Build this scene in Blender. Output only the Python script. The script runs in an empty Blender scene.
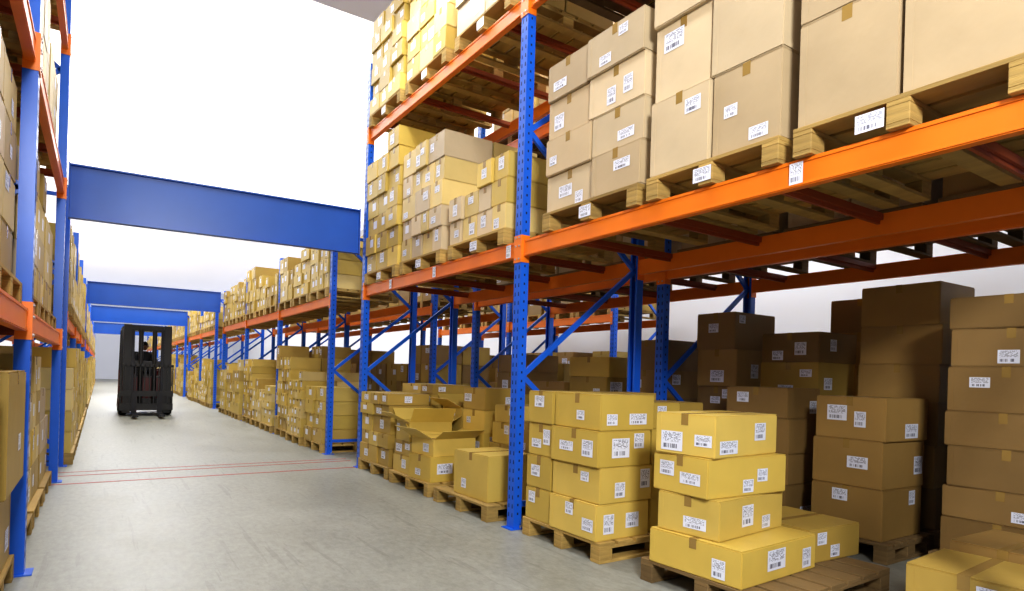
import bpy, bmesh, math, random
from mathutils import Matrix, Vector
from mathutils.bvhtree import BVHTree
random.seed(7)
S = bpy.context.scene
COL = S.collection
R = math.radians
try:
    S.view_settings.view_transform = 'Standard'
    S.view_settings.look = 'Medium High Contrast'
except Exception:
    pass

# ---------------------------------------------------------------- materials
def nt(name):
    m = bpy.data.materials.new(name); m.use_nodes = True
    return m, m.node_tree, m.node_tree.nodes['Principled BSDF']
def mth(t, op, a, b=None, c=None):
    n = t.nodes.new('ShaderNodeMath'); n.operation = op
    for i, v in enumerate((a, b, c)):
        if v is None: continue
        if isinstance(v, (int, float)): n.inputs[i].default_value = v
        else: t.links.new(v, n.inputs[i])
    return n.outputs[0]
def surf(name, col, rough=.6, metal=0., var=.12, scale=6., bump=.0, bscale=60., objrand=0., stretch=None):
    m, t, b = nt(name)
    tc = t.nodes.new('ShaderNodeTexCoord'); co = tc.outputs['Object']
    if stretch:
        mp = t.nodes.new('ShaderNodeMapping'); mp.inputs['Scale'].default_value = stretch
        t.links.new(co, mp.inputs[0]); co = mp.outputs[0]
    n = t.nodes.new('ShaderNodeTexNoise'); n.inputs['Scale'].default_value = scale
    n.inputs['Detail'].default_value = 5; t.links.new(co, n.inputs['Vector'])
    v = mth(t, 'MULTIPLY_ADD', n.outputs[0], 2*var, 1-var)
    if objrand:
        oi = t.nodes.new('ShaderNodeObjectInfo')
        v = mth(t, 'MULTIPLY', v, mth(t, 'MULTIPLY_ADD', oi.outputs['Random'], 2*objrand, 1-objrand))
    h = t.nodes.new('ShaderNodeHueSaturation'); h.inputs['Color'].default_value = (*col, 1)
    t.links.new(v, h.inputs['Value']); t.links.new(h.outputs[0], b.inputs['Base Color'])
    b.inputs['Roughness'].default_value = rough; b.inputs['Metallic'].default_value = metal
    if bump:
        n2 = t.nodes.new('ShaderNodeTexNoise'); n2.inputs['Scale'].default_value = bscale
        t.links.new(co, n2.inputs['Vector'])
        bp = t.nodes.new('ShaderNodeBump'); bp.inputs['Strength'].default_value = bump; bp.inputs['Distance'].default_value = .01
        t.links.new(n2.outputs[0], bp.inputs['Height']); t.links.new(bp.outputs[0], b.inputs['Normal'])
    return m
M = {}
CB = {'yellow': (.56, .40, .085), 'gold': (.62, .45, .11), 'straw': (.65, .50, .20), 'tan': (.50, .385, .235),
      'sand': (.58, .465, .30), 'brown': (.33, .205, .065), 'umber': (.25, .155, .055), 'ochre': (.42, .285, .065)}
for k, c in CB.items():
    M[k] = surf('cardboard_' + k, c, .5, 0, .16, 3.0, .22, 12, .17)
M['blue'] = surf('blue_painted_steel', (.012, .12, .68), .34, 0, .12, 4, .02, 80)
M['beamblue'] = surf('blue_painted_beam', (.006, .080, .42), .36, 0, .15, 2.5, .02, 80)
M['slot'] = surf('dark_slot', (.002, .008, .04), .8)
M['orange'] = surf('orange_painted_steel', (.82, .20, .012), .4, 0, .10, 4, .02, 80)
M['redbar'] = surf('red_painted_steel', (.30, .06, .015), .5, 0, .1, 4)
M['wood'] = surf('pallet_wood', (.42, .28, .085), .75, 0, .55, 7, .3, 40, .22, (1, .25, 6))
M['woodm'] = surf('mid_pallet_wood', (.38, .25, .075), .75, 0, .55, 7, .3, 40, .2, (1, .25, 6))
M['woodd'] = surf('aged_pallet_wood', (.18, .115, .045), .8, 0, .45, 7, .25, 40, .18, (1, .25, 6))
M['tape'] = surf('brown_tape', (.32, .205, .06), .25, 0, .05, 10)
M['galv'] = surf('galvanised_steel', (.5, .5, .5), .4, .8, .1, 20)
M['black'] = surf('black_paint', (.008, .008, .009), .45, 0, .2, 5)
M['rubber'] = surf('rubber', (.006, .006, .006), .8)
M['red'] = surf('dark_red_paint', (.10, .008, .008), .4)
M['steel'] = surf('dark_steel', (.02, .02, .024), .4, .5)
M['white'] = surf('white_wall_paint', (.84, .86, .92), .8, 0, .03, .6)
M['ceil'] = surf('ceiling_paint', (.68, .68, .80), .9, 0, .03, .6)
M['cloth'] = surf('dark_workwear', (.008, .010, .016), .9)
M['skin'] = surf('skin', (.18, .09, .05), .55)
M['hair'] = surf('hair', (.01, .008, .006), .7)
M['redline'] = surf('red_floor_paint', (.40, .05, .04), .6, 0, .4, 18)
M['lampglass'] = surf('lamp_lens', (.3, .3, .27), .2)
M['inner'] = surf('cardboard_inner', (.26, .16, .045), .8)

def floor_mat():
    m, t, b = nt('polished_concrete')
    tc = t.nodes.new('ShaderNodeTexCoord')
    n1 = t.nodes.new('ShaderNodeTexNoise'); n1.inputs['Scale'].default_value = 1.1; n1.inputs['Detail'].default_value = 10; n1.inputs['Roughness'].default_value = .75
    n2 = t.nodes.new('ShaderNodeTexNoise'); n2.inputs['Scale'].default_value = 22; n2.inputs['Detail'].default_value = 10; n2.inputs['Roughness'].default_value = .8
    mp = t.nodes.new('ShaderNodeMapping'); mp.inputs['Scale'].default_value = (1, .5, 1)
    t.links.new(tc.outputs['Object'], mp.inputs[0]); t.links.new(mp.outputs[0], n1.inputs['Vector']); t.links.new(mp.outputs[0], n2.inputs['Vector'])
    f = mth(t, 'ADD', mth(t, 'MULTIPLY', n1.outputs[0], .5), mth(t, 'MULTIPLY', n2.outputs[0], .5))
    cr = t.nodes.new('ShaderNodeValToRGB'); cr.color_ramp.elements[0].position = .36; cr.color_ramp.elements[1].position = .62
    cr.color_ramp.elements[0].color = (.175, .178, .15, 1); cr.color_ramp.elements[1].color = (.34, .343, .305, 1)
    t.links.new(f, cr.inputs[0])
    n3 = t.nodes.new('ShaderNodeTexNoise'); n3.inputs['Scale'].default_value = 5; n3.inputs['Detail'].default_value = 6
    mp3 = t.nodes.new('ShaderNodeMapping'); mp3.inputs['Scale'].default_value = (3, .15, 1); mp3.inputs['Rotation'].default_value = (0, 0, .06)
    t.links.new(tc.outputs['Object'], mp3.inputs[0]); t.links.new(mp3.outputs[0], n3.inputs['Vector'])
    sc = mth(t, 'MULTIPLY', mth(t, 'GREATER_THAN', n3.outputs[0], .63), .22)
    mx = t.nodes.new('ShaderNodeMix'); mx.data_type = 'RGBA'; mx.inputs[7].default_value = (.10, .10, .08, 1)
    t.links.new(sc, mx.inputs[0]); t.links.new(cr.outputs[0], mx.inputs[6]); t.links.new(mx.outputs[2], b.inputs['Base Color'])
    r = mth(t, 'MULTIPLY_ADD', n1.outputs[0], .4, .25); t.links.new(r, b.inputs['Roughness'])
    return m
M['floor'] = floor_mat()

def label_mat():
    m, t, b = nt('printed_paper_label')
    uv = t.nodes.new('ShaderNodeTexCoord'); sp = t.nodes.new('ShaderNodeSeparateXYZ'); t.links.new(uv.outputs['UV'], sp.inputs[0])
    oi = t.nodes.new('ShaderNodeObjectInfo')
    U, V = sp.outputs[0], sp.outputs[1]
    def wn(a, bb):
        w = t.nodes.new('ShaderNodeTexWhiteNoise'); w.noise_dimensions = '2D'
        c = t.nodes.new('ShaderNodeCombineXYZ')
        t.links.new(a, c.inputs[0]); t.links.new(bb, c.inputs[1]); t.links.new(c.outputs[0], w.inputs['Vector']); return w.outputs['Value']
    fu = mth(t, 'FLOOR', mth(t, 'MULTIPLY', U, 55.))
    bars = mth(t, 'GREATER_THAN', wn(fu, mth(t, 'MULTIPLY', oi.outputs['Random'], 50.)), .45)
    zone = mth(t, 'MULTIPLY', mth(t, 'GREATER_THAN', V, .12), mth(t, 'LESS_THAN', V, .34))
    inx = mth(t, 'MULTIPLY', mth(t, 'GREATER_THAN', U, .1), mth(t, 'LESS_THAN', U, .75))
    a = mth(t, 'MULTIPLY', mth(t, 'MULTIPLY', bars, zone), inx)
    row = mth(t, 'MULTIPLY', V, 15.); fr = mth(t, 'FLOOR', row)
    line = mth(t, 'GREATER_THAN', mth(t, 'FRACT', row), .45)
    words = mth(t, 'GREATER_THAN', wn(mth(t, 'FLOOR', mth(t, 'MULTIPLY', U, 22.)), mth(t, 'ADD', fr, mth(t, 'MULTIPLY', oi.outputs['Random'], 90.))), .45)
    z2 = mth(t, 'MULTIPLY', mth(t, 'GREATER_THAN', V, .45), mth(t, 'LESS_THAN', V, .93))
    inx2 = mth(t, 'MULTIPLY', mth(t, 'GREATER_THAN', U, .08), mth(t, 'LESS_THAN', U, .92))
    c2 = mth(t, 'MULTIPLY', mth(t, 'MULTIPLY', mth(t, 'MULTIPLY', line, words), z2), inx2)
    ink = mth(t, 'MINIMUM', mth(t, 'ADD', a, c2), 1.)
    ink = mth(t, 'MULTIPLY', ink, .85)
    mx = t.nodes.new('ShaderNodeMix'); mx.data_type = 'RGBA'
    mx.inputs[6].default_value = (.76, .79, .92, 1); mx.inputs[7].default_value = (.05, .05, .09, 1)
    t.links.new(ink, mx.inputs[0]); t.links.new(mx.outputs[2], b.inputs['Base Color'])
    b.inputs['Roughness'].default_value = .4
    return m
M['label'] = label_mat()
def emis(name, col, s):
    m, t, b = nt(name)
    b.inputs['Base Color'].default_value = (.8, .8, .8, 1)
    b.inputs['Emission Color'].default_value = (*col, 1); b.inputs['Emission Strength'].default_value = s
    return m
M['ceilglow'] = emis('glowing_ceiling_paint', (1, 1, 1), 1.15)  # white ceiling with emission added so it looks blown out
M['ceilglow2'] = emis('dim_glowing_ceiling_paint', (.86, .87, 1), .50)  # weaker lavender emission added to brighten the rear ceiling

# ---------------------------------------------------------------- mesh helpers
class MB:
    def __init__(s): s.v = []; s.f = []; s.m = []; s.mats = []
    def mi(s, k):
        if k not in s.mats: s.mats.append(k)
        return s.mats.index(k)
    def box(s, x0, y0, z0, x1, y1, z1, k, mx=None):
        i = len(s.v)
        P = [(x0,y0,z0),(x1,y0,z0),(x1,y1,z0),(x0,y1,z0),(x0,y0,z1),(x1,y0,z1),(x1,y1,z1),(x0,y1,z1)]
        if mx is not None: P = [tuple(mx @ Vector(p)) for p in P]
        s.v += P
        for f in ((0,3,2,1),(4,5,6,7),(0,1,5,4),(1,2,6,5),(2,3,7,6),(3,0,4,7)):
            s.f.append(tuple(i+j for j in f)); s.m.append(s.mi(k))
    def quad(s, P, k):
        i = len(s.v); s.v += [tuple(p) for p in P]; s.f.append((i,i+1,i+2,i+3)); s.m.append(s.mi(k)); 
    def cyl(s, p, q, r, k, n=16, r2=None):
        p, q = Vector(p), Vector(q); d = (q-p).normalized(); u = d.orthogonal().normalized(); w = d.cross(u)
        i = len(s.v); r2 = r if r2 is None else r2
        for c, rr in ((p, r), (q, r2)):
            for j in range(n):
                a = 2*math.pi*j/n; s.v.append(tuple(c + (u*math.cos(a)+w*math.sin(a))*rr))
        for j in range(n):
            s.f.append((i+j, i+(j+1)%n, i+n+(j+1)%n, i+n+j)); s.m.append(s.mi(k))
        s.f.append(tuple(i+n-1-j for j in range(n))); s.m.append(s.mi(k))
        s.f.append(tuple(i+n+j for j in range(n))); s.m.append(s.mi(k))
    def bar(s, p, q, w, h, k):
        p, q = Vector(p), Vector(q); d = q-p; L = d.length; d.normalize()
        up = Vector((0,1,0)) if abs(d.y) < .9 else Vector((1,0,0))
        a = d.cross(up).normalized(); b = a.cross(d)
        mx = Matrix(((a.x,b.x,d.x,p.x),(a.y,b.y,d.y,p.y),(a.z,b.z,d.z,p.z),(0,0,0,1)))
        s.box(-w/2, -h/2, 0, w/2, h/2, L, k, mx)
    def mesh(s, name, bevel=0, seg=1, uv=False):
        me = bpy.data.meshes.new(name); me.from_pydata(s.v, [], s.f)
        for k in s.mats: me.materials.append(M[k])
        for p, mi in zip(me.polygons, s.m): p.material_index = mi
        if uv:
            l = me.uv_layers.new(name='UVMap')
            for p in me.polygons:
                for li, c in zip(p.loop_indices, ((0,0),(1,0),(1,1),(0,1))): l.data[li].uv = c
        if bevel:
            bm = bmesh.new(); bm.from_mesh(me)
            bmesh.ops.bevel(bm, geom=bm.edges[:], offset=bevel, segments=seg, affect='EDGES', clamp_overlap=True)
            bm.to_mesh(me); bm.free()
        me.update(); return me
def obj(name, data, loc=(0,0,0), parent=None, rot=0.):
    o = bpy.data.objects.new(name, data); COL.objects.link(o)
    o.location = loc; o.rotation_euler = (0,0,rot)
    if parent: o.parent = parent
    return o
def tag(o, label, cat, group=None):
    o['label'] = label; o['category'] = cat
    if group: o['group'] = group
def struct(o): o['kind'] = 'structure'

# ---------------------------------------------------------------- room
def slab(name, a, b, k):
    m = MB(); m.box(*a, *b, k); o = obj(name, m.mesh(name)); struct(o); return o
XW, XL, YF, YB, ZC = 10.2, -3.2, 62., -6., 8.
slab('floor', (XL-.2, YB, -.2), (XW+.2, YF+.2, 0), 'floor')
slab('wall_right', (XW, YB, 0), (XW+.2, YF, ZC), 'white')
slab('wall_left', (XL-.2, YB, 0), (XL, YF, ZC), 'white')
slab('wall_end', (XL-.2, YF, 0), (XW+.2, YF+.2, ZC), 'white')
slab('ceiling', (XL-.2, YB, ZC), (XW+.2, 11.5, ZC+.2), 'ceil')
slab('glowing_ceiling_1', (XL-.2, 11.5, ZC), (XW+.2, 27, ZC+.2), 'ceilglow')  # plain ceiling strip made to glow, not a real opening
slab('glowing_ceiling_2', (XL-.2, 27, ZC), (XW+.2, YF+.2, ZC+.2), 'ceilglow2')  # rear ceiling, its brightness put in as a faint glow
for i, (y, w, s) in enumerate(((8.12, .04, .0), (8.72, .035, .012), (8.97, .03, -.01))):
    m = MB(); mx = Matrix.Translation((1.3, y, 0)) @ Matrix.Rotation(s, 4, 'Z')
    m.box(-1.75, -w/2, .0005, 1.75, w/2, .002, 'redline', mx)
    o = obj('floor_marking_line', m.mesh('floor_line')); tag(o, 'thin worn red line painted across the concrete aisle', 'floor marking', 'red lines on the floor')

# ---------------------------------------------------------------- racks
_post = {}
def post_mesh(H):
    if H in _post: return _post[H]
    m = MB()
    m.box(-.045, -.05, .008, -.041, .05, H, 'blue')
    m.box(-.041, -.05, .008, .035, -.046, H, 'blue')
    m.box(-.041, .046, .008, .035, .05, H, 'blue')
    m.box(.031, -.046, .008, .035, -.025, H, 'blue'); m.box(.031, .025, .008, .035, .046, H, 'blue')
    z = .1
    while z < H-.06:
        for y in (-.025, .025):
            m.quad(((-.0456, y+.007, z), (-.0456, y-.007, z), (-.0456, y-.005, z+.034), (-.0456, y+.005, z+.034)), 'slot')
        m.quad(((-.012, -.0506, z+.02), (.002, -.0506, z+.02), (.002, -.0506, z+.04), (-.012, -.0506, z+.04)), 'slot')
        z += .075
    _post[H] = m.mesh('rack_post'); return _post[H]
m = MB(); m.box(-.085, -.075, 0, .065, .075, .008, 'blue')
for y in (-.06, .06): m.cyl((.02, y, .007), (.02, y, .03), .01, 'galv', 8)
BASE = m.mesh('base_plate')
def conn_mesh(d):
    c = MB(); yy = .051 if d > 0 else -.051
    a, b = sorted((yy, yy+d*.005)); c.box(-.034, a, -.19, .034, b, .04, 'orange')
    a, b = sorted((0., d*.056)); c.box(-.052, a, -.19, -.030, b, .04, 'orange')
    for zz in (-.16, -.05, .02): c.cyl((-.058, d*.025, zz), (-.05, d*.025, zz), .009, 'galv', 8)
    return c.mesh('beam_connector')
CONN = {1: conn_mesh(1), -1: conn_mesh(-1)}
def rack(x0, x1, ys, levels, H, label, bars=True):
    root = bpy.data.objects.new('pallet_rack', None); COL.objects.link(root)
    root.location = ((x0+x1)/2, ys[0], 0); tag(root, label, 'storage rack')
    oy = ys[0]; hx = (x1-x0)/2
    for y in ys:
        fr = obj('upright_frame', None, (0, y-oy, 0), root)
        for s in (-1, 1):
            obj('post', post_mesh(H), (s*hx, 0, 0), fr, 0 if s < 0 else math.pi)
            obj('base_plate', BASE, (s*hx, 0, 0), fr, 0 if s < 0 else math.pi)
        ins = hx-.03
        segs = [((-ins,0,.2),(ins,0,.2))]
        z = .25; side = 1
        while z+1.05 < H:
            segs.append(((side*ins,0,z),(-side*ins,0,z+1.05))); z += 1.05; side = -side
        segs.append(((-ins,0,H-.12),(ins,0,H-.12)))
        for p, q in segs:
            m = MB(); m.bar(p, q, .045, .03, 'blue'); obj('brace', m.mesh('brace'), (0,0,0), fr)
    for a, b in zip(ys[:-1], ys[1:]):
        L = b-a-.102
        for zt in levels:
            m = MB()
            m.box(-.025, .051, -.14, .025, .051+L, 0, 'orange')
            m.box(-.031, .08, -.02, -.024, L+.02, -.006, 'orange'); m.box(-.031, .08, -.134, -.024, L+.02, -.12, 'orange')
            bme = m.mesh('load_beam')
            for s in (-1, 1):
                o = obj('load_beam', bme, (s*hx, a-oy, zt), root)
                if s > 0: o.scale.x = -1
                obj('beam_connector', CONN[1], (0,0,0), o)
                obj('beam_connector', CONN[-1], (0,b-a,0), o)
            if bars:
                n = 4
                for i in range(n):
                    yy = a-oy+.45+(b-a-.9)*i/(n-1)
                    m = MB(); m.box(-hx+.028, -.03, -.045, hx-.028, .03, -.002, 'redbar'); m.box(-hx+.028, -.01, -.07, hx-.028, .01, -.045, 'redbar')
                    obj('support_bar', m.mesh('support_bar'), (0, yy, zt), root)
    return root
YA = [.75, 4.38, 8.12]
XR0, XR1, XQ0, XQ1 = 2.98, 4.33, 4.72, 6.1
L1, L2 = 2.45, 4.55
rackA = rack(XR0, XR1, YA, [L1, L2], 5.45, 'tall blue and orange steel rack beside the aisle holding cartons')
rackB = rack(XQ0, XQ1, YA, [L1, L2], 5.45, 'blue and orange pallet rack standing back to back behind another')
XL0, XL1 = -1.77, -.40
YLs = [1.35, 4.80, 8.32]
rack(XL0, XL1, YLs, [1.62, 3.25, 4.8], 6.2, 'tall blue rack with orange beams packed with cartons')
FAR = [[9.55, 12.9, 16.25, 19.6], [21.1, 24.5, 27.9], [29.4, 32.8, 36.2, 39.6], [41.2, 44.6, 48.0, 51.4, 54.8]]
for ys in FAR:
    rack(XR0, XR1, ys, [L1], 3.5, 'lower blue and orange rack further down the aisle', bars=False)
    rack(XL0, XL1, ys, [1.9], 3.5, 'lower blue and orange rack across the aisle', bars=False)
rack(XQ0, XQ1, FAR[0], [L1], 3.5, 'lower blue rack standing behind the aisle rack', bars=False)
rack(7.6, 8.9, [8.2, 11.6, 15.0], [L1], 3.5, 'blue pallet rack near the white side wall', bars=False)

def label_mesh(w, h):
    m = MB(); m.quad(((0,w/2,-h/2),(0,-w/2,-h/2),(0,-w/2,h/2),(0,w/2,h/2)), 'label'); return m.mesh('label', uv=True)
lm = {}
def get_label(w, h):
    k = (round(w,3), round(h,3))
    if k not in lm: lm[k] = label_mesh(*k)
    return lm[k]
for o in [c for c in rackA.children if c.name.startswith('load_beam') and c.location.x < 0 and abs(c.location.z-L1) < .01]:
    base = rackA.location.y + o.location.y
    for y in (1.86, 4.55, 6.0, 7.2):
        if base < y < base+3.6:
            obj('rack_label', get_label(.075, .11), (-.033, y-base, -.07), o)

def tie(y, label, skew=0.):
    m = MB()
    x0, x1 = XL1+.06, XR0-.07
    cx = (x0+x1)/2; hw = (x1-x0)/2
    prof = [(.05,-.0),(.05,.015),(.008,.02),(.008,.575),(.05,.58),(.05,.595)]
    pts = [(-y_, z_) for y_, z_ in prof] + [(y_, z_) for y_, z_ in reversed(prof)]
    n = len(pts)
    for x in (-hw, hw):
        for yy, zz in pts: m.v.append((x, yy, zz))
    for j in range(n):
        m.f.append((j, (j+1)%n, n+(j+1)%n, n+j)); m.m.append(m.mi('beamblue'))
    for x in (-hw, hw-.012): m.box(x, -.06, -.01, x+.012, .06, .605, 'beamblue')
    o = obj('overhead_tie_beam', m.mesh('tie_beam', 0), (cx, y, 2.90), None, skew)
    bmx = bmesh.new(); bmx.from_mesh(o.data); bmesh.ops.recalc_face_normals(bmx, faces=bmx.faces[:]); bmx.to_mesh(o.data); bmx.free()
    tag(o, label, 'steel beam', 'blue beams spanning the aisle')
tie(8.36, 'wide blue steel beam spanning the aisle between racks', R(-3.5))
for y in (20.1, 28.4, 40.0): tie(y, 'wide blue steel beam spanning the aisle between racks', R(-3))

# ---------------------------------------------------------------- pallets
_pal = {}
def pallet(x0, y0, z, sx, sy, wood='wood', det=True, rot=0., lab=None, where='on the floor'):
    k = (round(sx,3), round(sy,3), wood, det)
    if k not in _pal:
        hx, hy = sx/2, sy/2
        deck = MB(); n = 7; bw = sx/(n+.0)*.84
        for i in range(n):
            x = -hx + (sx-bw)*i/(n-1); deck.box(x, -hy, .122, x+bw, hy, .144, wood)
        for yc in (-hy+.05, 0, hy-.05): deck.box(-hx, yc-.05, .1, hx, yc+.05, .122, wood)
        blk = MB(); blk.box(-.06, -.05, .022, .06, .05, .1, wood)
        sk = MB(); sk.box(-hx, -.05, 0, hx, .05, .022, wood)
        if det:
            _pal[k] = (deck.mesh('top_deck', .002), blk.mesh('block', .003), sk.mesh('skid_board', .002))
        else:
            for yc in (-hy+.05, 0, hy-.05):
                deck.box(-hx, yc-.05, 0, hx, yc+.05, .022, wood)
                for xc in (-hx+.06, 0, hx-.06): deck.box(xc-.06, yc-.05, .022, xc+.06, yc+.05, .1, wood)
            _pal[k] = deck.mesh('pallet')
    d = _pal[k]
    loc = (x0+sx/2, y0+sy/2, z)
    if det:
        p = obj('wooden_pallet', None, loc, None, rot)
        hx, hy = sx/2, sy/2
        obj('top_deck', d[0], (0,0,0), p)
        for yc in (-hy+.05, 0, hy-.05):
            obj('skid_board', d[2], (0,yc,0), p)
            for xc in (-hx+.06, 0, hx-.06): obj('block', d[1], (xc,yc,0), p)
        if lab is not None: obj('shipping_label', get_label(.13, .085), (-hx-.004, lab, .062), p)
    else:
        p = obj('wooden_pallet', d, loc, None, rot)
    tag(p, ('dark weathered' if wood == 'woodd' else 'light') + ' timber pallet with slatted deck ' + where, 'pallet', 'wooden pallets ' + where)
    return p

# ---------------------------------------------------------------- boxes (specs first)
SP = []
UP = 'on a rack pallet'
GR = 'stacked under the rack'
def bx(x0, y0, z, sx, sy, sz, mat, rot=0., lab='x', where=GR, op=False):
    SP.append(dict(c=(x0+sx/2, y0+sy/2, z), s=(round(sx,3), round(sy,3), round(sz,3)), m=mat, r=R(rot), lab=lab, w=where, op=op))
def fill(x0, y0, z, sx, sy, nx, ny, rows, h, mats, lab='x', where=GR, miss=0, jit=.5, lfreq=.7, stag=0.):
    dx = sx/nx
    for k in range(rows):
        for i in range(nx):
            cuts = [j/ny for j in range(ny+1)]
            for j in range(1, ny): cuts[j] += round(random.uniform(-stag, stag)/ny, 2)
            for j in range(ny):
                if k == rows-1 and random.random() < miss: continue
                l = lab if random.random() < lfreq else ''
                ox = random.uniform(-.004, .004) + (random.uniform(-.03, .015) if stag and i == 0 and lab != 'X' else 0)
                w = (cuts[j+1]-cuts[j])*sy
                bx(x0+i*dx+.006+ox, y0+cuts[j]*sy+.006, z+k*h, dx-.014, w-.014, h-.002, random.choice(mats), random.uniform(-jit, jit), l, where)
PH = .1445
def pl(x0, y0, z, sx, sy, **k): return pallet(x0, y0, z, sx, sy, **k)
RS = 'on the rack shelf'
# --- level 1, nearest bay
pl(2.91, .86, L1, 1.3, 1.0, lab=.12, where=RS, wood='woodm')
fill(2.93, .87, L1+PH, 1.2, .99, 2, 2, 2, .53, ['tan'], where=UP, lfreq=.0)
pl(2.91, 1.94, L1, 1.3, .94, lab=.02, where=RS, wood='woodm')
fill(2.93, 1.94, L1+PH, 1.2, .93, 2, 2, 3, .48, ['tan', 'sand'], where=UP, lfreq=.7, stag=.2)
pl(2.91, 2.96, L1, 1.3, 1.05, lab=.0, where=RS, wood='woodm')
z = L1+PH
for h, n in ((.30, 2), (.29, 2), (.30, 2), (.29, 2)):
    fill(2.95, 2.95, z, 1.18, 1.08, 2, n, 1, h, ['sand', 'tan'], where=UP, lfreq=.95, stag=.16); z += h
# --- level 1, second bay
pl(2.91, 4.58, L1, 1.3, 1.05, lab=.0, where=RS)
fill(2.93, 4.58, L1+PH, 1.2, 1.05, 2, 4, 3, .23, ['straw', 'gold', 'sand'], where=UP, lfreq=.8, miss=.25, stag=.1)
pl(2.91, 5.80, L1, 1.3, 1.05, lab=.0, where=RS)
z = L1+PH
for h, n in ((.25, 4), (.22, 4), (.27, 3), (.24, 4), (.28, 3)):
    fill(2.93, 5.80, z, 1.2, 1.05, 2, n, 1, h, ['straw', 'sand', 'straw'], where=UP, lfreq=.95, miss=.0, stag=.15); z += h
pl(2.91, 6.98, L1, 1.3, 1.03, lab=.0, where=RS)
fill(2.93, 6.98, L1+PH, 1.2, 1.03, 2, 3, 7, .24, ['yellow', 'gold'], where=UP, lfreq=.9, miss=.3, stag=.1)
# --- level 2
for y, h, r, mt in ((6.98, .21, 6, ['yellow', 'gold']), (5.80, .24, 6, ['straw', 'yellow']), (4.58, .30, 5, ['straw', 'sand'])):
    pl(2.91, y, L2, 1.3, 1.03, lab=.0, where=RS)
    fill(2.93, y, L2+PH, 1.2, 1.03, 2, 3 if r > 5 else 2, r, h, mt, where=UP, miss=.15, stag=.12)
for y in (.9, 2.05, 3.2):
    pl(2.91, y, L2, 1.3, 1.05, wood='woodd', where=RS)
    fill(2.93, y, L2+PH, 1.2, 1.05, 2, 2, 2, .4, ['straw', 'sand'], where=UP)
# --- rear rack upper levels
for bay in (.77, 4.43):
    for k in range(3):
        y = bay+.12+k*1.15
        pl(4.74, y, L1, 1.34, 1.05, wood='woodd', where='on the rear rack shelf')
        fill(4.78, y, L1+PH, 1.28, 1.05, 2, 2, 2, .45, ['brown', 'tan'], where=UP, lfreq=.3)  # cartons added to block light coming through the rear pallet decks
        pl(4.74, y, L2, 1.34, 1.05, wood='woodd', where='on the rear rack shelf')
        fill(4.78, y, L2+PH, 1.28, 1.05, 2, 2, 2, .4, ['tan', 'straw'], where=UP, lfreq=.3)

# --- ground, nearest bay
pl(2.93, 3.24, 0, 1.2, .95)
for k in range(4):
    z = PH+k*.26
    bx(2.94+random.uniform(-.02,.01), 3.28, z, .52, .54, .258, random.choice(['yellow', 'gold']), random.uniform(-1.6,1.2), 'xyy')
    bx(2.95+random.uniform(-.01,.01), 3.84, z, .52, .33, .258, random.choice(['yellow', 'ochre']), random.uniform(-1,1), 'x')
    bx(3.50, 3.32, z, .30, .44, .258 if k < 3 else .2, 'yellow', random.uniform(-1,1), 'xy')
    bx(3.82, 3.34, z, .28, .42, .258 if k < 3 else .2, 'ochre', random.uniform(-1,1), 'xy')
    bx(3.50, 3.82, z, .56, .34, .258, 'ochre', random.uniform(-1,1), '')
pl(2.97, 1.93, 0, 1.25, .96, wood='woodd', rot=R(1))
bx(2.97, 2.16, PH, .80, .66, .215, 'yellow', 3, 'xyy')
bx(3.82, 2.22, PH, .56, .58, .22, 'ochre', -3, 'yy')
bx(3.00, 2.36, PH+.216, .74, .44, .24, 'gold', 6, 'xyy')
bx(2.99, 2.37, PH+.457, .74, .44, .24, 'yellow', -2, 'xyy')
bx(2.99, 2.39, PH+.698, .70, .43, .255, 'gold', 5, 'xyy')
pl(3.3, .55, 0, 1.2, .95, wood='woodd')
bx(3.32, .98, PH, .48, .48, .30, 'ochre', 3, 'xy')
bx(3.84, .98, PH, .54, .48, .34, 'brown', -2, 'y')
bx(3.50, .58, PH, .60, .37, .30, 'ochre', 2, 'y')
def col(x, y, sx, sy, rows, hs, mats, lf=.6, z=PH, wd='woodd'):
    pl(x-.06, y-.06, 0, sx+.12, sy+.12, wood=wd, det=True)
    zz = z
    for k in range(rows):
        h = hs[k % len(hs)]
        bx(x+random.uniform(-.012,.012), y+random.uniform(-.012,.012), zz, sx, sy, h-.001, random.choice(mats), random.uniform(-3,3), 'xy' if random.random() < lf else '', GR); zz += h
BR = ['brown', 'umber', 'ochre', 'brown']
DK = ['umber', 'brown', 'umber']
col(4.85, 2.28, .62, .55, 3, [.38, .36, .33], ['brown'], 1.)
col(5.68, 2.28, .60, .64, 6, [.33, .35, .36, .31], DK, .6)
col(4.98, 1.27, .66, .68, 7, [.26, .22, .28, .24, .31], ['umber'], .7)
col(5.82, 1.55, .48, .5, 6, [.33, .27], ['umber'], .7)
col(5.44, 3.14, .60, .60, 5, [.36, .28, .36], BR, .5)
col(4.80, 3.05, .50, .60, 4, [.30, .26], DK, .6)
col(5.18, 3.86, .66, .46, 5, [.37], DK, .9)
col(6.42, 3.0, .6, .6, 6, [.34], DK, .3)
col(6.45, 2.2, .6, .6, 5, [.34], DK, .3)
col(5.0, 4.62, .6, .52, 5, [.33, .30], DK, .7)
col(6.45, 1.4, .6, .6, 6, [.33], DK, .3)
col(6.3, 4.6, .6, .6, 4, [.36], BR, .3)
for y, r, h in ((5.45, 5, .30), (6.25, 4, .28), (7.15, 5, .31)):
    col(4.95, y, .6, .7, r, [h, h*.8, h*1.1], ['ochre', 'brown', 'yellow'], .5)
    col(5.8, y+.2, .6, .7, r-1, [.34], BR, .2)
col(7.0, 6.4, .6, .7, 4, [.34], BR, .4)
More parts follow.
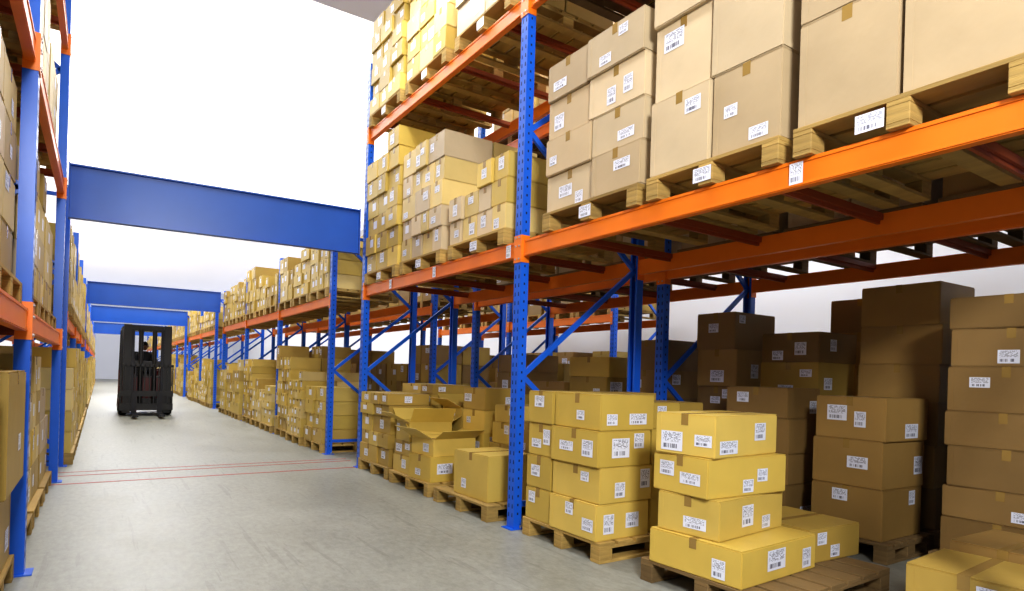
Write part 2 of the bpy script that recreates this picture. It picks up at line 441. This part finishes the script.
# --- ground, second bay
pl(2.86, 4.64, 0, 1.2, 1.05)
bx(2.92, 4.75, PH, .50, .62, .42, 'gold', 1, 'xy')
bx(3.50, 4.70, PH, .50, .46, .40, 'yellow', 2, 'xy'); bx(3.48, 5.18, PH, .52, .46, .44, 'ochre', -2, 'x')
bx(3.50, 4.72, PH+.401, .48, .44, .30, 'ochre', 2, 'x')
bx(3.50, 5.20, PH+.441, .48, .42, .22, 'yellow', -3, 'x'); bx(3.52, 5.20, PH+.662, .44, .40, .18, 'gold', 3, 'x')
pl(2.88, 5.86, 0, 1.2, 1.05)
bx(2.90, 5.89, PH, .60, .50, .27, 'yellow', 3, 'xy'); bx(2.92, 6.41, PH, .56, .48, .20, 'gold', -1, 'xy')
bx(2.93, 6.41, PH+.201, .56, .46, .17, 'ochre', 2, 'x'); 
bx(2.93, 5.92, PH+.271, .54, .46, .18, 'gold', 5, 'x', GR, op=True)
bx(2.93, 6.42, PH+.372, .52, .44, .22, 'yellow', -4, 'x', GR, op=True)
for j in range(2):
    for k in range(4-j): bx(3.56, 5.89+j*.51, PH+k*.251, .5, .48, .25, ['ochre', 'yellow', 'gold'][k % 3], random.uniform(-1.5,1.5), 'xy', GR, op=(k == 2 and j == 1))
pl(2.90, 7.02, 0, 1.2, 1.0)
z = PH
for h, n in ((.22, 2), (.17, 3), (.22, 2), (.14, 2), (.14, 3), (.12, 2)):
    fill(2.92+random.uniform(-.02, .02), 7.04, z, 1.14, .96, 2, n, 1, h, ['yellow', 'gold', 'ochre'], lab='xy', where=GR, lfreq=.9, jit=1.5, stag=.25, miss=.35 if z > .9 else 0); z += h

# --- left rack
LM = ['straw', 'yellow', 'ochre', 'tan']
for bi, (a, b) in enumerate(((1.35, 4.80), (4.80, 8.32))):
    for k in range(3):
        y = a+.10+k*1.12
        if y+1.05 < 3.3: continue
        for z, rows, h in ((0, 4, .30), (1.62, 4, .29), (3.25, 4, .28), (4.8, 4, .28)):
            near = z == 0 and bi == 0
            pl(-1.68, y, z, 1.28, 1.03, where=RS if z else 'on the floor', wood='woodm')
            if near:
                bx(-1.52, y+.02, PH, 1.1, .95, .48, 'ochre', 0, 'X')
                bx(-.96, y+.10, PH+.481, .60, .80, .62, 'ochre', 0, 'X'); bx(-1.58, y+.1, PH+.481, .58, .8, .6, 'tan', 0, '')
            else:
                fill(-1.68, y, z+PH, 1.24, 1.03, 2, 3 if k % 2 else 2, rows if (k+bi) % 3 else rows-1, h, LM, lab='X', where=UP if z else GR, miss=.2, stag=.12)
# --- far sections
FM = ['yellow', 'gold', 'straw', 'ochre', 'yellow']
for ys in FAR:
    for a, b in zip(ys[:-1], ys[1:]):
        for k in range(3):
            y = a+.12+k*1.07
            sy = 1.0
            for side in (0, 1):
                x0 = 2.93 if side == 0 else -1.50
                for z in (0, L1 if side == 0 else 1.9):
                    if side == 0 and random.random() < .03: continue
                    xx = x0+(random.uniform(-.08, .0) if z == 0 and side == 0 else 0)
                    if side and z == 0: xx += .06
                    mats = random.sample(FM, 3)
                    n = random.choice((2, 3, 4)); h = random.uniform(.15, .28)
                    tot = random.uniform(.8, 1.8) if z == 0 and side == 0 else random.uniform(.7, 1.15) 
                    if side: tot = random.uniform(1.25, 1.6) if z == 0 else random.uniform(.9, 1.2)
                    rows = max(2, int(tot/h))
                    pl(xx-.02, y, z, 1.2, sy, det=False, where='on the floor' if z == 0 else RS)
                    fill(xx, y+.01, z+PH, 1.16, sy-.02, 2, n, rows, round(h,2), mats, lab='x' if side == 0 else 'X', where=GR if z == 0 else UP, miss=.4, jit=1., stag=.2)
for ys, xx in ((FAR[0], 4.78), ([8.2, 11.6, 15.0], 7.64)):
    for a in ys[:-1]:
        for k in range(3):
            y = a+.12+k*1.07
            for z in (0, L1):
                pl(xx-.02, y, z, 1.2, 1.0, det=False, where='on the floor' if z == 0 else RS)
                fill(xx, y, z+PH, 1.16, 1.0, 2, 2, random.choice((3, 4, 5)) if z == 0 else 2, .33, ['brown', 'ochre'], where=GR if z == 0 else UP, miss=.3)

# ---------------------------------------------------------------- camera
YAW, ROLL, F, HC = 33.6, 1.7, 620., 1.3
cam = bpy.data.cameras.new('camera'); co = bpy.data.objects.new('camera', cam); COL.objects.link(co)
cam.sensor_width = 36; cam.lens = F/1024*36; cam.shift_y = 80/1024; cam.clip_start = .05; cam.clip_end = 200
RM = Matrix.Rotation(R(-YAW), 4, 'Z') @ Matrix.Rotation(R(90), 4, 'X') @ Matrix.Rotation(R(ROLL), 4, 'Z')
co.matrix_world = Matrix.Translation((0, 0, HC)) @ RM
S.camera = co

# which 300 cartons show largest
V, Fc, own = [], [], []
for i, s in enumerate(SP):
    c, (sx, sy, sz) = s['c'], s['s']; b = len(V)
    rm = Matrix.Rotation(s['r'], 3, 'Z')
    for dz in (0, sz):
        for ax, ay in ((-1,-1),(1,-1),(1,1),(-1,1)):
            V.append(Vector(c) + rm @ Vector((ax*sx/2, ay*sy/2, dz)))
    for f in ((0,3,2,1),(4,5,6,7),(0,1,5,4),(1,2,6,5),(2,3,7,6),(3,0,4,7)):
        Fc.append([b+j for j in f]); own.append(i)
tree = BVHTree.FromPolygons(V, Fc)
hits = {}
o0 = Vector((0, 0, HC)); r3 = RM.to_3x3()
for u in range(2, 1024, 3):
    for v in range(2, 591, 3):
        d = r3 @ Vector((u-512, -(v-375.5), -F))
        h = tree.ray_cast(o0, d.normalized())
        if h[2] is not None: hits[own[h[2]]] = hits.get(own[h[2]], 0)+1
order = sorted(hits, key=lambda i: -hits[i])
top = set(order[:300])

# ---------------------------------------------------------------- build boxes
bm_c, tp_c = {}, {}
def body_mesh(s, mat):
    k = (s, mat)
    if k not in bm_c:
        sx, sy, sz = s; m = MB()
        m.box(-sx/2, -sy/2, 0, sx/2, sy/2, sz-.004, mat)
        me = m.mesh('carton', .006, 2)
        bm = bmesh.new(); bm.from_mesh(me)
        mm = MB()
        for a, b in ((-sy/2+.004, -.0025), (.0025, sy/2-.004)):
            mm.box(-sx/2+.004, a, sz-.005, sx/2-.004, b, sz, mat)
        for sgn in (-1, 1):
            mm.box(sgn*(sx/2)-.0012, sy/2-.04, .01, sgn*(sx/2)+.0012, sy/2-.004, sz-.01, mat)
        t2 = mm.mesh('t'); bm.from_mesh(t2); bm.to_mesh(me); bm.free(); bpy.data.meshes.remove(t2)
        bm_c[k] = me
    return bm_c[k]
def tape_mesh(s):
    if s not in tp_c:
        sx, sy, sz = s; m = MB(); w = .025; e = .0008; t = min(.07, sz*.28)
        m.box(-sx/2-e, -w, sz-.0003, sx/2+e, w, sz+e, 'tape')
        for sg in (-1, 1):
            xa, xb = sorted((sg*(sx/2), sg*(sx/2+e*1.6)))
            m.box(xa, -w, sz-t, xb, w, sz+e, 'tape')
        tp_c[s] = m.mesh('tape')
    return tp_c[s]
def open_body(s, mat):
    sx, sy, sz = s; m = MB(); t = .006
    m.box(-sx/2, -sy/2, 0, sx/2, sy/2, t, mat)
    m.box(-sx/2, -sy/2, t, -sx/2+t, sy/2, sz, mat); m.box(sx/2-t, -sy/2, t, sx/2, sy/2, sz, mat)
    m.box(-sx/2+t, -sy/2, t, sx/2-t, -sy/2+t, sz, mat); m.box(-sx/2+t, sy/2-t, t, sx/2-t, sy/2, sz, mat)
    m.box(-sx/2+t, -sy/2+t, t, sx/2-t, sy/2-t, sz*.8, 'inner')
    return m.mesh('open_carton')
adj = {'yellow': 'yellowish', 'gold': 'golden', 'straw': 'pale straw', 'tan': 'tan', 'sand': 'sandy', 'brown': 'brown', 'umber': 'dark brown', 'ochre': 'ochre'}
rest = MB()
for i, s in enumerate(SP):
    sx, sy, sz = s['s']; x, y, z = s['c']
    rr = random.Random(i)
    if i in top:
        if s['op']:
            o = obj('cardboard_box', open_body(s['s'], s['m']), s['c'], None, s['r'])
            for ax, L, W in ((0, sy, sx*.5), (1, sx, sy*.5)):
                for sg in (-1, 1):
                    m = MB(); m.box(0, -L/2+.004, 0, W*.9, L/2-.004, .004, s['m'])
                    f = obj('flap', m.mesh('flap', 0), (0,0,0), o)
                    ang = rr.uniform(2, 30)
                    base = 0 if sg > 0 else math.pi
                    if ax == 1: base += math.pi/2; ang += 25
                    hx = sx/2 if ax == 0 else sy/2
                    px = Vector((math.cos(base), math.sin(base), 0))*(hx+.002)
                    f.matrix_local = Matrix.Translation((px.x, px.y, sz+.001)) @ Matrix.Rotation(base, 4, 'Z') @ Matrix.Rotation(-R(ang), 4, 'Y')
            lab = adj[s['m']] + ' cardboard carton with its top flaps folded open'
        else:
            o = obj('cardboard_box', body_mesh(s['s'], s['m']), s['c'], None, s['r'])
            obj('packing_tape', tape_mesh(s['s']), (0,0,0), o)
            lab = adj[s['m']] + ' carton ' + ('with white label ' if s['lab'] else 'sealed with tape ') + s['w']
        used = []
        def place(half, w):
            for _ in range(8):
                p = rr.uniform(-1, 1)*max(0, half-w/2-.02)
                if all(abs(p-q) > (w+ww)/2+.01 for q, ww in used): used.append((p, w)); return p
            return None
        labs = s['lab']
        if 'x' in labs and rr.random() < .25: labs += 'x'
        cur = ''
        for ch in sorted(labs):
            if ch != cur: used.clear(); cur = ch
            if ch in 'xX':
                lw = round(min(rr.choice((.09, .12, .16)), sy*.38), 2); lh = round(min(rr.choice((.07, .09, .12)), sz*.5), 2)
                sg = -1 if ch == 'x' else 1
                py = place(sy/2, lw)
                if py is None: continue
                pz = rr.uniform(lh/2+.02, sz-lh/2-.02)
                l = obj('shipping_label', get_label(lw, lh), (sg*(sx/2+.0022), py, pz), o)
                if sg > 0: l.rotation_euler = (0,0,math.pi)
            else:
                lw = round(min(rr.choice((.10, .13, .19)), sx*.32), 2); lh = round(min(rr.choice((.08, .11, .14)), sz*.55), 2)
                px = place(sx/2, lw)
                if px is None: continue
                pz = rr.uniform(lh/2+.02, sz-lh/2-.02)
                l = obj('shipping_label', get_label(lw, lh), (px, -sy/2-.0022, pz), o)
                l.rotation_euler = (0,0,math.pi/2)
        tag(o, lab, 'cardboard box', 'cartons ' + s['w'])
    else:
        mx = Matrix.Translation(s['c']) @ Matrix.Rotation(s['r'], 4, 'Z')
        rest.box(-sx/2, -sy/2, 0, sx/2, sy/2, sz, s['m'], mx)
        if i in hits:
            e = .002; lw = min(.14, sy*.34); lh = min(.10, sz*.42)
            if 'x' in s['lab'] or 'X' in s['lab']:
                sg = -1 if 'x' in s['lab'] else 1
                py = rr.uniform(-1, 1)*(sy/2-lw/2-.02); X = sg*(sx/2+e)
                P = [Vector((X, py+lw/2, sz*.35)), Vector((X, py-lw/2, sz*.35)), Vector((X, py-lw/2, sz*.35+lh)), Vector((X, py+lw/2, sz*.35+lh))]
                rest.quad([mx @ p for p in P], 'label')
            X = -(sx/2+e*.6)
            rest.box(X, -.02, sz*.72, X+.001, .02, sz, 'tape', mx)
o = obj('cardboard_box', rest.mesh('carton_mass')); o['kind'] = 'stuff'
tag(o, 'many more yellow cardboard cartons stacked on distant racks', 'cardboard boxes')

# ---------------------------------------------------------------- forklift
FX, FY = 1.0, 18.9
fk = obj('forklift', None, (FX, FY, 0)); tag(fk, 'black and dark red forklift truck driving along the aisle', 'forklift')
def part(name, build, bevel=0, parent=None, seg=2, lab=None):
    m = MB(); build(m); o = obj(name, m.mesh(name, bevel, seg), (0,0,0), parent or fk)
    if lab: o['label'] = lab
    return o
part('chassis', lambda m: (m.box(-.52, -.35, .18, .52, 1.15, .62, 'black'), m.box(-.54, .35, .62, .54, .95, 1.0, 'black'), m.box(-.56, -.5, .25, .56, -.2, 1.0, 'red')), .03)
part('counterweight', lambda m: (m.box(-.58, 1.0, .22, .58, 1.5, 1.2, 'red'), m.box(-.42, 1.45, .35, .42, 1.58, .9, 'black')), .06, seg=3, lab='dark red rear counterweight')
part('gas_cylinder', lambda m: m.cyl((-.35, 1.25, 1.36), (.35, 1.25, 1.36), .16, 'black', 24), .03)
def guard(m):
    for sx in (-.52, .52):
        m.bar((sx, -.28, .75), (sx*.96, -.02, 2.22), .13, .09, 'black'); m.bar((sx, 1.15, .9), (sx*.96, .95, 2.22), .13, .09, 'black')
        m.bar((sx*.96, -.05, 2.22), (sx*.96, 1.0, 2.22), .10, .09, 'black')
    for i in range(8): m.box(-.5, -.06+i*.14, 2.2, .5, .05+i*.14, 2.27, 'black')
part('overhead_guard', guard, .004, seg=1)
def mast(m):
    for sx in (-.44, .44):
        m.box(sx-.085, -.72, .08, sx+.085, -.56, 2.3, 'black'); m.box(sx*.76-.045, -.70, .12, sx*.76+.045, -.60, 2.2, 'steel')
    for z in (.3, 1.25, 2.15): m.box(-.42, -.66, z, .42, -.6, z+.14, 'black')
    for sx in (-.15, .15): m.cyl((sx, -.63, .2), (sx, -.63, 2.2), .055, 'black', 12)
    for sx in (-.25, .25): m.bar((sx, -.56, .4), (sx, -.3, .4), .08, .08, 'black')
part('mast', mast, .004, seg=1)
def carriage(m):
    m.box(-.58, -.80, .15, .58, -.74, .32, 'black'); m.box(-.58, -.80, .5, .58, -.74, .64, 'black')
    for i in range(12): m.box(-.58+i*.1025, -.79, .3, -.555+i*.1025, -.76, 1.3, 'black')
    m.box(-.58, -.79, 1.25, .58, -.76, 1.31, 'black')
part('carriage', carriage)
for sx in (-.28, .28):
    part('fork', lambda m: (m.box(sx-.06, -.85, .06, sx+.06, -.805, .62, 'steel'), m.box(sx-.06, -1.85, .06, sx+.06, -.85, .10, 'steel')), .006)
for sx in (-.5, .5):
    for y, r in ((-.2, .30), (1.1, .25)):
        w = obj('wheel', None, (sx, y, r), fk)
        part('tire', lambda m: m.cyl((-.09, 0, 0), (.09, 0, 0), r, 'rubber', 32), .02, w)
        part('hub', lambda m: m.cyl((-.10, 0, 0), (.10, 0, 0), r*.5, 'red', 20), .01, w)
part('seat', lambda m: (m.box(-.25, .42, .95, .25, .88, 1.05, 'black'), m.box(-.27, .84, 1.03, .27, .94, 1.65, 'black')), .03)
def steer(m):
    m.cyl((0, -.15, .7), (0, .1, 1.2), .03, 'black', 10)
    ax = Vector((0, .25, .5)).normalized(); c = Vector((0, .12, 1.22)); u = Vector((1,0,0)); w = ax.cross(u)
    for i in range(20):
        a, b = 2*math.pi*i/20, 2*math.pi*(i+1)/20
        m.cyl(c+(u*math.cos(a)+w*math.sin(a))*.17, c+(u*math.cos(b)+w*math.sin(b))*.17, .014, 'rubber', 6)
    m.bar(c-u*.17, c+u*.17, .02, .02, 'rubber')
part('steering_wheel', steer)
for sx in (-.42, .42):
    part('headlamp', lambda m: (m.cyl((sx, -.1, 2.08), (sx, -.18, 2.08), .06, 'lampglass', 16, .07), m.box(sx-.02, -.12, 2.08, sx+.02, -.06, 2.2, 'black')))

# driver (seated, facing the mast)
def skin(name, verts, edges, radii, mat, parent=None, sub=2, root=0):
    me = bpy.data.meshes.new(name); me.from_pydata(verts, edges, []); me.materials.append(M[mat])
    o = obj(name, me, (0,0,0), parent)
    sk = o.modifiers.new('skin', 'SKIN'); sk.use_smooth_shade = True
    for i, r in enumerate(radii):
        me.skin_vertices[0].data[i].radius = (r, r) if not isinstance(r, tuple) else r
        me.skin_vertices[0].data[i].use_root = (i == root)
    ss = o.modifiers.new('sub', 'SUBSURF'); ss.levels = sub; ss.render_levels = sub
    return o
pv = [(0,.68,1.14),(0,.70,1.30),(0,.70,1.47),(0,.67,1.60),(0,.66,1.67),
      (-.10,.62,1.13),(-.14,.22,1.16),(-.14,.12,.74),(-.14,.02,.68),
      (.10,.62,1.13),(.14,.22,1.16),(.14,.12,.74),(.14,.02,.68),
      (-.18,.68,1.54),(-.24,.58,1.30),(-.17,.36,1.27),
      (.18,.68,1.54),(.24,.58,1.30),(.17,.36,1.27)]
pe = [(0,1),(1,2),(2,3),(3,4),(0,5),(5,6),(6,7),(7,8),(0,9),(9,10),(10,11),(11,12),(3,13),(13,14),(14,15),(3,16),(16,17),(17,18)]
pr = [(.15,.12),(.14,.11),(.17,.12),(.12,.09),(.055,.055),.09,.07,.05,.045,.09,.07,.05,.045,.065,.05,.038,.065,.05,.038]
person = skin('person', pv, pe, pr, 'cloth')
person.location = (FX, FY, 0)
tag(person, 'driver in dark workwear seated in the forklift holding the wheel', 'person')
def head():
    bm = bmesh.new(); bmesh.ops.create_uvsphere(bm, u_segments=24, v_segments=16, radius=1)
    for v in bm.verts:
        c = v.co; c.x *= .078; c.y *= .095; c.z *= .12
        if c.z < 0: c.x *= 1-.25*(-c.z/.12)
        if c.y < -.06 and abs(c.x) < .02 and -.03 < c.z < .02: c.y -= .02
    for f in bm.faces: f.smooth = True
    me = bpy.data.meshes.new('head'); bm.to_mesh(me); bm.free(); me.materials.append(M['skin'])
    h = obj('head', me, (0,.64,1.80), person)
    for sx in (-.03, .03):
        m = MB(); m.cyl((sx,-.080,.01),(sx,-.092,.01),.011,'hair',8); obj('eye', m.mesh('eye'), (0,0,0), h)
    m = MB(); m.box(-.022,-.093,-.055,.022,-.07,-.048,'red'); obj('mouth', m.mesh('mouth'), (0,0,0), h)
    for sx in (-1, 1):
        m = MB(); m.cyl((sx*.07,.01,0),(sx*.088,.015,0),.025,'skin',10); obj('ear', m.mesh('ear'), (0,0,0), h)
    bm = bmesh.new(); bmesh.ops.create_uvsphere(bm, u_segments=24, v_segments=16, radius=1)
    bmesh.ops.delete(bm, geom=[v for v in bm.verts if v.co.z < .15 - .5*max(0, v.co.y)], context='VERTS')
    for v in bm.verts: v.co.x *= .084; v.co.y *= .101; v.co.z *= .128
    me = bpy.data.meshes.new('hair'); bm.to_mesh(me); bm.free(); me.materials.append(M['hair']); obj('hair', me, (0,0,0), h)
head()
for sx in (-1, 1):
    hv = [(sx*.17,.36,1.27),(sx*.168,.29,1.27)]; he = [(0,1)]; hr = [.03,.036]
    for k in range(4):
        b = len(hv); x = sx*(.14+.018*k)
        hv += [(x,.25,1.28),(x,.215-.006*k,1.265),(x,.235,1.235)]; he += [(1,b),(b,b+1),(b+1,b+2)]; hr += [.010,.009,.008]
    b = len(hv); hv += [(sx*.13,.30,1.27),(sx*.115,.265,1.255)]; he += [(1,b),(b,b+1)]; hr += [.011,.009]
    skin('hand', hv, he, hr, 'skin', person, 1)
    m = MB(); m.box(sx*.14-.045, -.12, .625, sx*.14+.045, .12, .70, 'rubber'); obj('boot', m.mesh('boot', .02, 2), (0,0,0), person)

# ---------------------------------------------------------------- lights
w = bpy.data.worlds.new('world'); S.world = w; w.use_nodes = True
w.node_tree.nodes['Background'].inputs[0].default_value = (.90, .95, 1, 1); w.node_tree.nodes['Background'].inputs[1].default_value = .15
def area(loc, tgt, sx, sy, p, c=(1, .97, .92)):
    l = bpy.data.lights.new('area_lamp', 'AREA'); l.shape = 'RECTANGLE'; l.size = sx; l.size_y = sy; l.energy = p; l.color = c
    o = bpy.data.objects.new('area_lamp', l); COL.objects.link(o); o.location = loc
    o.rotation_euler = (Vector(tgt)-Vector(loc)).to_track_quat('-Z', 'Y').to_euler()
area((1.3, 3, 7.6), (1.3, 3.001, 0), .8, 6, 230, (1, .99, .97))
area((1.3, 14, 7.6), (1.3, 14.001, 0), 2.5, 8, 330, (1, 1, 1))
area((1.3, 26, 7.6), (1.3, 26.001, 0), 2.5, 10, 700, (1, 1, 1))
area((1.3, 42, 7.6), (1.3, 42.001, 0), 2.5, 16, 1300, (1, 1, 1))
area((8.9, 6, 7.4), (10.2, 6.001, 2.6), 1.0, 14, 640, (1, 1, 1))  # added to brighten the right wall, no fixture there
area((-.2, -2.4, 4.2), (3.6, 4.8, 1.8), 1.1, 1.0, 430, (1, .99, .96))  # front fill added behind the camera to light the carton faces
